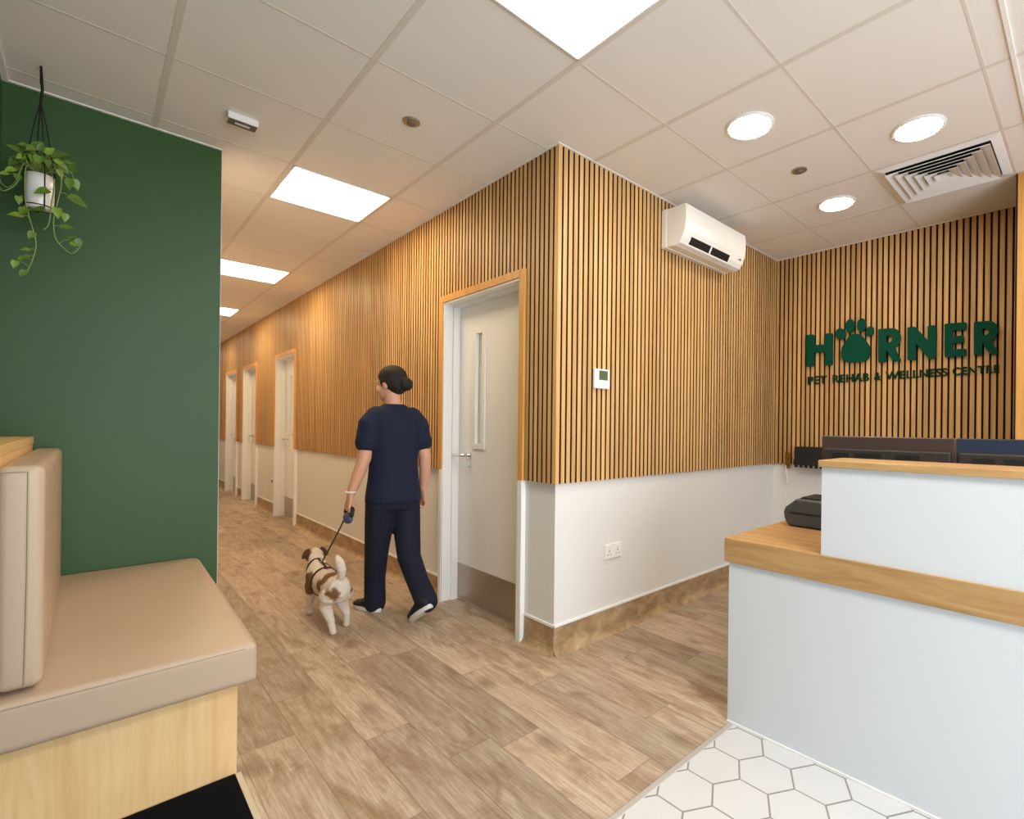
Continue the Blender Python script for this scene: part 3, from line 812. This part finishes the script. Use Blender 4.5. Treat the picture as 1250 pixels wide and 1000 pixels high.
# vines are laid out in the vertical plane across the pot; a: sideways, z: height (metres)
RR = Vector((.9988, .0482, 0)) * .68; FF = Vector((-.0482, .9988, 0))
S = .0035
def vp(px, py, d=0.0): return Vector((PX, PY, 2.228)) + RR * ((px - 49) * S) + Vector((0, 0, (234 - py) * S)) - FF * d
vn = MB(); lv = MB()
def leaf(p, direction, size, r, roll=0.0):
    size = size * .86; d = Vector(direction).normalized(); n0 = (-FF * .8 + Vector((0, 0, .5)) + RR * roll).normalized()
    side = d.cross(n0).normalized() * 1.0; n = side.cross(d).normalized()
    prof = [(0, 0), (.10, .30), (.26, .40), (.46, .36), (.68, .22), (.86, .08), (1.0, 0)]
    vs = [p]; mid = []
    cl = []; lft = []; rgt = []
    for (s_, w_) in prof:
        bend = -.08 * s_ * s_
        cl.append(p + d * (s_ * size) + n * (bend * size))
        lft.append(p + d * ((s_ - (.10 if 0 < s_ < .2 else 0)) * size) + side * (w_ * size * .85) + n * ((bend + w_ * .22) * size))
        rgt.append(p + d * ((s_ - (.10 if 0 < s_ < .2 else 0)) * size) - side * (w_ * size * .85) + n * ((bend + w_ * .22) * size))
    m = len(prof); vs = cl + lft + rgt; fs = []
    for i in range(m - 1):
        fs.append((i, i + 1, m + i + 1, m + i)); fs.append((i, 2*m + i, 2*m + i + 1, i + 1))
    lv.add(vs, fs, r)
vine_pts = []
def vine(pts, rad=.0022):
    P = [vp(*p) for p in pts]; Q = [P[0]] + P + [P[-1]]; out = []
    for i in range(1, len(Q) - 2):
        a, b, c, d = Q[i-1:i+3]
        for k in range(5):
            t = k / 5
            out.append(.5 * (2*b + (c - a)*t + (2*a - 5*b + 4*c - d)*t*t + (3*b - a - 3*c + d)*t**3))
    out.append(P[-1]); vine_pts.extend(out)
    vn.tube(out, rad, 6)
vine([(62,207,.02),(70,205,.05),(75,222,.06),(71,245,.06),(66,268,.05),(68,290,.05),(77,300,.05),(89,306,.05),(100,296,.05)])
vine([(40,208,.02),(32,215,.05),(32,250,.05),(37,272,.04),(45,300,.04),(41,322,.04),(33,341,.04)])
vine([(38,207,.0),(30,206,.02),(24,224,.03),(20,236,.03),(7,246,.03),(1,240,.03)])
vine([(40,207,.0),(27,210,.01),(21,228,.01),(12,240,.02),(4,236,.02),(3,232,.02)], .0016)
vine([(60,206,.02),(66,225,.07),(63,252,.07),(60,276,.06),(54,284,.06)])
vine([(36,210,.02),(31,202,.04),(26,196,.04)]); vine([(66,208,.02),(80,203,.03),(88,205,.03)])
L = [ # px, py, depth, dir(dx,dy), size px
 (84,236,.06,(1,.35),24),(90,212,.04,(.5,.9),16),(86,214,.05,(-.1,1),16),(88,204,.03,(.25,-1),18),(70,254,.06,(.1,1),16),(80,258,.05,(.0,1),13),(74,276,.05,(1,-.1),15),(90,296,.05,(.7,-.9),14),(96,286,.05,(.3,1),14),(85,290,.05,(.9,-.5),12),
 (60,236,.07,(-1,.45),18),(56,260,.07,(-1,.2),16),(30,262,.05,(-.3,.9),12),(35,262,.05,(-.7,.8),13),(30,272,.05,(-1,.15),16),(24,250,.05,(.1,1),12),(42,288,.04,(-.5,.8),13),(38,318,.04,(-.9,.4),11),(30,320,.04,(-.6,.9),11),(22,326,.04,(-.3,1),12),(33,336,.04,(-.6,.8),12),(38,310,.04,(-1,.2),10),
 (20,217,.03,(-.9,.5),14),(22,222,.03,(.2,.9),12),(12,224,.03,(-.8,.3),10),(26,196,.04,(-1,-.3),16),(32,192,.05,(.9,.1),13),(22,205,.03,(-.7,.6),14),
 (42,188,.05,(.6,-.9),16),(49,190,.06,(.3,-1),13),(55,190,.04,(.8,-.7),15),(62,192,.05,(1,-.1),16),(66,196,.06,(1,.5),16),(72,200,.06,(.8,.6),15),(76,194,.04,(1,-.1),13),(66,186,.03,(1,-.25),17),(38,198,.06,(.4,.8),14),(46,198,.07,(-.2,.9),12),(56,200,.07,(.3,.8),12),(30,200,.05,(-.6,.5),12)]
for (a, b, dd, (dx, dy), sz) in L:
    q = min(vine_pts, key=lambda p: (p - vp(a, b, dd)).length); e = vp(a, b, dd)
    if (q - e).length < .11: vn.tube([q, (q + e) / 2 + Vector((0, 0, .006)), e + (RR * dx - Vector((0, 0, dy))).normalized() * .004], .0013, 5)
    leaf(e, RR * dx - Vector((0, 0, dy)) - FF * random.uniform(-.2, .35), sz * S, random.uniform(.15, .95), random.uniform(-.4, .4))
for k in range(34):
    a = random.uniform(26, 76); b = random.uniform(184, 208)
    ang = math.atan2(196 - b - 10, a - 49) + random.uniform(-.7, .7)
    leaf(vp(a, b, random.uniform(-.05, .07)), RR * math.cos(ang) + Vector((0, 0, math.sin(ang) * .7 + .1)) - FF * random.uniform(-.6, .6), random.uniform(11, 16) * S, random.uniform(.02, .6), random.uniform(-.6, .6))
    vn.tube([vp(49 + (a - 49) * .5, 210, .01), vp(a, b, .02)], .0014, 5)
vn.build('vines', M['vine'], t, smooth=True)
lv.build('foliage', M['leaf'], t, smooth=True)

# ------------------------------------------------------------------ person walking the dog
X, Y, Z = Vector((1, 0, 0)), Vector((0, 1, 0)), Vector((0, 0, 1))
pz = thing('person', 'person in navy scrubs walking away down the corridor with a small dog', 'person', (-.36, 1.2, 0))
def torso(secs): return [(Vector((cx, cy, z)), rx, ry, X, Y) for z, cx, cy, rx, ry in secs]
HC = Vector((-.372, 1.225, 1.508)); yaw = math.radians(30)          # head turned to the left of the walking direction
Rh = Matrix.Rotation(yaw, 3, 'Z') @ Matrix.Rotation(math.radians(-6), 3, 'X')
def hp(x, y, z): return HC + Rh @ Vector((x, y, z))                   # head space: y forward, x right
bd = MB()
bd.loft(torso([(.80,-.355,1.2,.15,.10),(.95,-.355,1.2,.13,.09),(1.10,-.355,1.2,.135,.092),(1.22,-.355,1.2,.14,.085),(1.29,-.355,1.2,.11,.06),(1.345,-.358,1.2,.06,.048)]), 20)
bd.tube([(-.360,1.195,1.34), (-.365,1.202,1.39), (-.370,1.212,1.45)], [.056,.050,.050], 16)
# head: skull, jaw, nose, brow, ears
bd.ball(hp(0,-.008,.028), .073, .092, .086, 24, 16, rot=Rh); bd.ball(hp(0,.030,-.035), .056, .060, .072, 20, 14, rot=Rh)
bd.ball(hp(0,.060,-.080), .030, .026, .022, 14, 10, rot=Rh)
bd.tube([hp(0,.088,.012), hp(0,.104,-.022), hp(0,.098,-.030)], [.008,.013,.011], 10)
for s in (-1, 1):
    bd.ball(hp(s*.072,-.012,-.008), .012, .020, .030, 12, 8, rot=Rh)
    bd.ball(hp(s*.030,.076,.025), .022, .010, .006, 10, 8, rot=Rh); bd.ball(hp(s*.036,.056,-.030), .024, .024, .026, 10, 8, rot=Rh)
# arms
armL = [(-.490,1.20,1.275),(-.524,1.195,1.20),(-.548,1.19,1.03),(-.580,1.205,.925),(-.612,1.225,.815)]
armR = [(-.222,1.20,1.275),(-.186,1.185,1.20),(-.158,1.165,1.03),(-.150,1.18,.92),(-.148,1.205,.81)]
for A in (armL, armR): bd.tube(A, [.044,.044,.041,.036,.026], 14)
# hands: palm, four fingers, thumb
def hand(w, down, side, fwd, grip, mb):
    w = Vector(w); d = Vector(down).normalized(); f = Vector(fwd); f = (f - d * f.dot(d)).normalized(); n = d.cross(f).normalized() * side
    mb.loft([(w - d*.005, .020, .026, n, f), (w + d*.03, .017, .035, n, f), (w + d*.07, .014, .038, n, f), (w + d*.085, .011, .036, n, f)], 14)
    B = w + d*.086 + n*.013                          # middle of whatever the fingers close on
    for i, (o, q) in enumerate(((.031,.95),(.0105,1.05),(-.010,1.0),(-.030,.86))):
        c = B + f*o; R0 = (.0215 if grip else .030) * q
        end = -70 if grip else 25
        pts = [w + d*.060 + f*o*.9 - n*.002, w + d*.076 + f*o - n*.004]
        for k in range(1, 6):
            th = math.radians(165 + (end - 165) * k / 5)
            stretch = 1.0 if grip else 1.35
            pts.append(c + n*(R0*math.cos(th)) + d*(R0*math.sin(th)*stretch))
        mb.tube(pts, [.0090,.0088,.0084,.0080,.0077,.0073,.0066], 10)
    b0 = w + d*.022 + f*.026
    if grip: tp_ = [b0 - f*.012, b0 + d*.022 + f*.016 + n*.010, B + f*.040 + n*.016 - d*.016, B + f*.030 + n*.033 - d*.004]
    else: tp_ = [b0 - f*.012, b0 + d*.022 + f*.016 + n*.006, b0 + d*.046 + f*.020 + n*.014, b0 + d*.066 + f*.014 + n*.022]
    mb.tube(tp_, [.0125,.0115,.0098,.0082], 10)
    return B, d, f, n
GB, GD, GF, GN = hand((-.614,1.226,.812), (-.16,.08,-1), 1, (0,1,0), True, bd)
hand((-.148,1.206,.808), (.02,.10,-1), -1, (0,1,0), False, bd)
# legs under the trousers
legL = [(-.440,1.20,.80),(-.430,1.245,.60),(-.424,1.30,.40),(-.410,1.345,.22),(-.402,1.362,.075)]
legR = [(-.275,1.20,.80),(-.280,1.17,.60),(-.285,1.115,.37),(-.285,1.00,.24),(-.284,.872,.150)]
bd.tube(legL, [.085,.072,.055,.046,.036], 16); bd.tube(legR, [.085,.072,.055,.046,.036], 16)
body = bd.build('body', M['skin'], pz, remesh=.0036, smo=2)
for s in (-1, 1):
    e = MB().ball(hp(s*.029,.0735,.012), .0115, .009, .0085, 12, 8, rot=Rh).build('eye', M['eye_white'], pz, smooth=True)
    MB().ball(hp(s*.029,.0805,.012), .0055, .0035, .0055, 10, 6, rot=Rh).build('iris', M['iris'], e, smooth=True)
MB().ball(hp(0,.088,-.052), .022, .008, .0075, 14, 8, rot=Rh).build('mouth', M['lip'], pz, smooth=True)
# hair: cap over crown and nape, low bun turned to the right
hr = MB(); hr.ball(hp(0,-.020,.045), .083, .094, .080, 24, 16, rot=Rh); hr.ball(hp(0,-.052,-.002), .072, .060, .072, 20, 14, rot=Rh)
hr.ball(hp(-.058,-.02,.02), .026, .055, .055, 14, 10, rot=Rh); hr.ball(hp(.058,-.02,.02), .026, .055, .055, 14, 10, rot=Rh)
hr.ball(hp(.008,-.110,-.010), .050, .040, .045, 16, 12, rot=Rh)
hair = hr.build('hair', M['hair'], pz, remesh=.006, smo=3)
hb = MB().tube([hp(.040*math.cos(a), -.088, -.008 + .037*math.sin(a)) for a in [2*PI*k/16 for k in range(17)]], .005, 6).build('hair_tie', M['hair_band'], hair, smooth=True)
# scrub top
tp = MB()
tp.loft(torso([(.748,-.354,1.2,.180,.135),(.80,-.354,1.2,.176,.133),(.90,-.355,1.2,.162,.122),(.99,-.355,1.2,.154,.114),(1.10,-.355,1.2,.162,.116),(1.21,-.355,1.2,.172,.114),(1.28,-.355,1.2,.170,.102),(1.325,-.356,1.2,.140,.084),(1.36,-.358,1.2,.092,.070),(1.378,-.360,1.2,.066,.060)]), 28)
tp.tube([(-.470,1.20,1.305),(-.515,1.197,1.25),(-.536,1.194,1.125)], [.062,.066,.066], 16)
tp.tube([(-.240,1.20,1.305),(-.196,1.19,1.25),(-.172,1.178,1.12)], [.062,.066,.064], 16)
tp.build('scrub_top', M['scrub'], pz, remesh=.007, smo=2)
# trousers
tr = MB()
tr.loft(torso([(.70,-.356,1.2,.150,.115),(.76,-.356,1.2,.168,.128),(.84,-.355,1.2,.160,.120)]), 24)
tr.tube([(-.435,1.20,.74),(-.432,1.235,.60),(-.425,1.29,.41),(-.412,1.345,.22),(-.403,1.362,.045)], [.096,.088,.074,.066,.068], 20)
tr.tube([(-.278,1.20,.74),(-.280,1.17,.60),(-.284,1.115,.38),(-.280,1.00,.25),(-.282,.872,.150)], [.096,.088,.073,.067,.068], 20)
tr.build('trousers', M['trouser'], pz, remesh=.007, smo=2)
# shoes
def shoe(heel, toe, lift, name='shoe'):
    """heel and toe: points under the sole; the shoe is built along that line"""
    h, e = Vector(heel), Vector(toe); d = (e - h).normalized(); sd = d.cross(Z).normalized(); up = sd.cross(d).normalized(); ln = (e - h).length
    P = lambda a, u: h + d * (a * ln) + up * u
    sh = MB(); sh.loft([(P(-.02,.045),.022,.020,sd,up),(P(.04,.052),.036,.040,sd,up),(P(.22,.058),.039,.048,sd,up),(P(.42,.050),.040,.040,sd,up),(P(.66,.040),.044,.028,sd,up),(P(.86,.034),.038,.022,sd,up),(P(1.0,.028),.018,.012,sd,up)], 18)
    sh.tube([P(.16,.055), P(.15,.075)], [.040,.038], 14)
    s = sh.build(name, M['shoe'], pz, remesh=.006, smo=2)
    so = MB(); o = []
    for k in range(28):
        a = 2*PI*k/28; u = .5 - .52*math.cos(a); w = .045*math.sin(a)*(1 - .12*math.cos(a)*-1)
        o.append((u, w))
    lo = [P(u, 0) + sd*w*.96 for u, w in o]; hi = [P(u, .026) + sd*w for u, w in o]; n = len(o)
    so.add(lo + hi, [tuple(range(n))[::-1], tuple(range(n, 2*n))] + [(i, (i+1)%n, n+(i+1)%n, n+i) for i in range(n)])
    so.build('sole', M['sole'], s, bevel=.004)
shoe((-.392,1.305,0), (-.475,1.525,0), 0)
shoe((-.288,.800,.135), (-.325,.985,.003), 1)
MB().tube([Vector((-.6135,1.2255,.822)) + (X*math.cos(a)*.030 + Y*math.sin(a)*.030) for a in [2*PI*k/16 for k in range(17)]], .0065, 8).build('wrist_band', M['band'], pz, smooth=True)

# ------------------------------------------------------------------ dog
dg_ = thing('dog', 'small white and brown dog on a lead walking beside the person', 'dog', (-.70, 1.4, 0))
coat_m = coat('dog_coat', srgb(226, 212, 196), srgb(128, 88, 52),
    [(-.770,1.50,.225,.085),(-.775,1.29,.265,.050),(-.735,1.24,.325,.070),(-.615,1.25,.30,.100),(-.740,1.125,.245,.048),(-.640,1.15,.26,.05),(-.612,1.52,.28,.075),
     (-.712,1.785,.345,.056),(-.592,1.785,.345,.056),(-.70,1.84,.31,.035),(-.58,1.84,.31,.035),(-.69,1.42,.33,.03)])
bd = MB()
sec = [(1.095,-.705,.262,.030,.035),(1.12,-.705,.258,.066,.072),(1.18,-.704,.250,.078,.088),(1.28,-.700,.242,.074,.084),(1.38,-.696,.236,.076,.084),(1.48,-.692,.236,.082,.092),(1.57,-.688,.244,.080,.094),(1.635,-.680,.262,.062,.076),(1.66,-.675,.275,.04,.05)]
bd.loft([(Vector((x,y,z)), rx, rz, X, Z) for y,x,z,rx,rz in sec], 24)
bd.tube([(-.684,1.58,.275),(-.672,1.66,.300),(-.660,1.73,.322)], [.064,.052,.046], 16)
bd.ball((-.652,1.785,.332), .060, .062, .052, 20, 14)
bd.tube([(-.650,1.80,.315),(-.644,1.85,.300),(-.641,1.875,.296)], [.038,.027,.021], 14)
# hind legs: thigh, knee forward, hock back, paw
def leg(pts, rad): bd.tube(pts, rad, 12)
leg([(-.750,1.17,.22),(-.757,1.215,.150),(-.752,1.130,.085),(-.742,1.125,.025)], [.056,.040,.022,.018]); leg([(-.742,1.118,.020),(-.738,1.145,.014)], [.020,.018])
leg([(-.660,1.19,.22),(-.650,1.265,.150),(-.644,1.185,.085),(-.640,1.205,.025)], [.056,.040,.022,.018]); leg([(-.640,1.200,.020),(-.640,1.225,.014)], [.020,.018])
leg([(-.738,1.55,.20),(-.745,1.53,.13),(-.742,1.565,.07),(-.740,1.570,.022)], [.040,.028,.020,.017]); leg([(-.740,1.572,.018),(-.740,1.598,.014)], [.020,.018])
leg([(-.640,1.54,.20),(-.652,1.50,.13),(-.662,1.47,.07),(-.668,1.465,.022)], [.040,.028,.020,.017]); leg([(-.668,1.468,.018),(-.668,1.494,.014)], [.020,.018])
bd.tube([(-.702,1.135,.310),(-.700,1.110,.345),(-.704,1.100,.385),(-.712,1.115,.425),(-.716,1.140,.452)], [.022,.021,.026,.028,.016], 12)
db = bd.build('body', coat_m, dg_, remesh=.006, smo=3)
tx = bpy.data.textures.new('fur_clumps', 'CLOUDS'); tx.noise_scale = .018; tx.noise_depth = 2
dm = db.modifiers.new('fur', 'DISPLACE'); dm.texture = tx; dm.strength = .006; dm.mid_level = .5; dm.texture_coords = 'LOCAL'
ear_m = plain('dog_ear_fur', srgb(84, 52, 30), .9, var=.3, nscale=120)
for s in (-1, 1):
    c = Vector((-.652 + s*.046, 1.775, .362))
    e = MB(); e.ball(c + Vector((s*.012, 0, -.010)), .017, .024, .038, 16, 10, rot=Matrix.Rotation(-s*.55, 3, 'Y'))
    e.build('ear', ear_m, dg_, smooth=True)
    MB().ball((-.648 + s*.024, 1.824, .334), .007, .006, .007, 10, 8).build('eye', M['iris'], dg_, smooth=True)
MB().ball((-.640,1.894,.300), .011, .008, .009, 12, 8).build('nose', M['dark'], dg_, smooth=True)
hs = MB()
def band(y, x, z, rx, rz, w=.010, th=.004):
    n = 28; vs = []; fs = []
    for k in range(n):
        a = 2*PI*k/n
        for (q, yy) in ((0, -w), (0, w), (th, w), (th, -w)):
            vs.append((x + (rx+q)*math.cos(a), y + yy, z + (rz+q)*math.sin(a)))
    for k in range(n):
        k2 = (k+1) % n
        for j in range(4): fs.append((k*4+j, k*4+(j+1)%4, k2*4+(j+1)%4, k2*4+j))
    hs.add(vs, fs)
band(1.43, -.694, .236, .080, .090); band(1.625, -.681, .272, .062, .072, .008)
hs.tube([(-.688,1.43,.328),(-.682,1.53,.343),(-.680,1.62,.346)], .006, 8)
hs.build('harness', M['harness'], dg_, smooth=True)

# lead: hand grip, webbing down to the harness
ld = thing('dog_lead', 'dog lead with a blue and black grip running from the hand to the dog', 'lead', (-.645, 1.24, .66))
gr = MB(); gr.tube([GB - GF*.052 + GD*.040, GB - GF*.052 + GD*.008, GB - GF*.044, GB, GB + GF*.046, GB + GF*.056 + GD*.008, GB + GF*.056 + GD*.040], .0115, 12)
gr.build('grip', M['dark'], ld, smooth=True)
CB = GB + GD*.066
rc = MB(); rc.loft([(CB + GN*k, .056*q, .034*q, GF, GD) for k, q in ((-.016,.55),(-.014,.80),(-.008,.97),(0,1),(.008,.97),(.014,.80),(.016,.55))], 28)
rc.build('reel_case', M['lead_blue'], ld, smooth=True)
L0 = CB + GF*.048 + GD*.012
ML = Vector((-.683, 1.515, .350))
MB().tube([L0, L0.lerp(ML, .33) - Vector((0,0,.006)), L0.lerp(ML, .66) - Vector((0,0,.006)), ML], .0065, 8, flat=.45).build('webbing', M['lead_black'], ld, smooth=True)
MB().tube([(-.683,1.515,.352),(-.684,1.53,.346)], .007, 8).build('clip', M['chrome'], ld, smooth=True)

# ------------------------------------------------------------------ light
W = bpy.data.worlds.new('daylight'); SC.world = W; W.use_nodes = True
bg = W.node_tree.nodes['Background']; bg.inputs[0].default_value = (.80, .90, 1.0, 1); bg.inputs[1].default_value = .85
def area(name, loc, rot, sx, sy, power, col):
    l = bpy.data.lights.new(name, 'AREA'); l.shape = 'RECTANGLE'; l.size = sx; l.size_y = sy; l.energy = power; l.color = col
    o = bpy.data.objects.new(name, l); COL.objects.link(o); o.location = loc; o.rotation_euler = rot; return o
# daylight through the front glazing behind the camera
area('front_window_daylight', (-.9, -4.5, 1.3), (math.radians(108), 0, 0), 3.2, 2.0, 125, (.86, .93, 1))
# the ceiling panel over the entrance and those further down the corridor
area('entrance_panel_light', (GX - .3, -2.6, H - .02), (0, 0, 0), .55, .55, 40, (1, .95, .88))
for y in (8.8, 11.2): area('corridor_panel_light', (GX - .3, y, H - .02), (0, 0, 0), .55, .55, 12, (1, .80, .55))
l = bpy.data.lights.new('treatment_room_fill', 'POINT'); l.energy = 90; l.color = (1, .93, .8); l.shadow_soft_size = .2  # unseen lamp added to brighten the room behind the door glass
o = bpy.data.objects.new('treatment_room_fill', l); COL.objects.link(o); o.location = (1.3, 1.7, 2.4)

# ------------------------------------------------------------------ camera
f, sx, sy = 613.9072, 101.449, 21.1788
yaw, rol = math.radians(45.2136), math.radians(.65)
F = Vector((math.sin(yaw), math.cos(yaw), 0)); R = Vector((math.cos(yaw), -math.sin(yaw), 0)); U = Vector((0, 0, 1))
R2 = R * math.cos(rol) + U * math.sin(rol); U2 = -R * math.sin(rol) + U * math.cos(rol)
cam = bpy.data.cameras.new('camera'); co = bpy.data.objects.new('camera', cam); COL.objects.link(co)
m = Matrix((R2, U2, -F)).transposed().to_4x4(); m.translation = Vector((-1.7662, -2.0519, 1.2452)); co.matrix_world = m
cam.sensor_fit = 'HORIZONTAL'; cam.sensor_width = 36; cam.lens = f / 1250 * 36
cam.shift_x = -sx / 1250; cam.shift_y = sy / 1250; cam.clip_start = .05
SC.camera = co
SC.view_settings.view_transform = 'Standard'; SC.view_settings.look = 'None'; SC.view_settings.exposure = 0
SC.cycles.max_bounces = 8; SC.cycles.diffuse_bounces = 5; SC.cycles.use_denoising = True
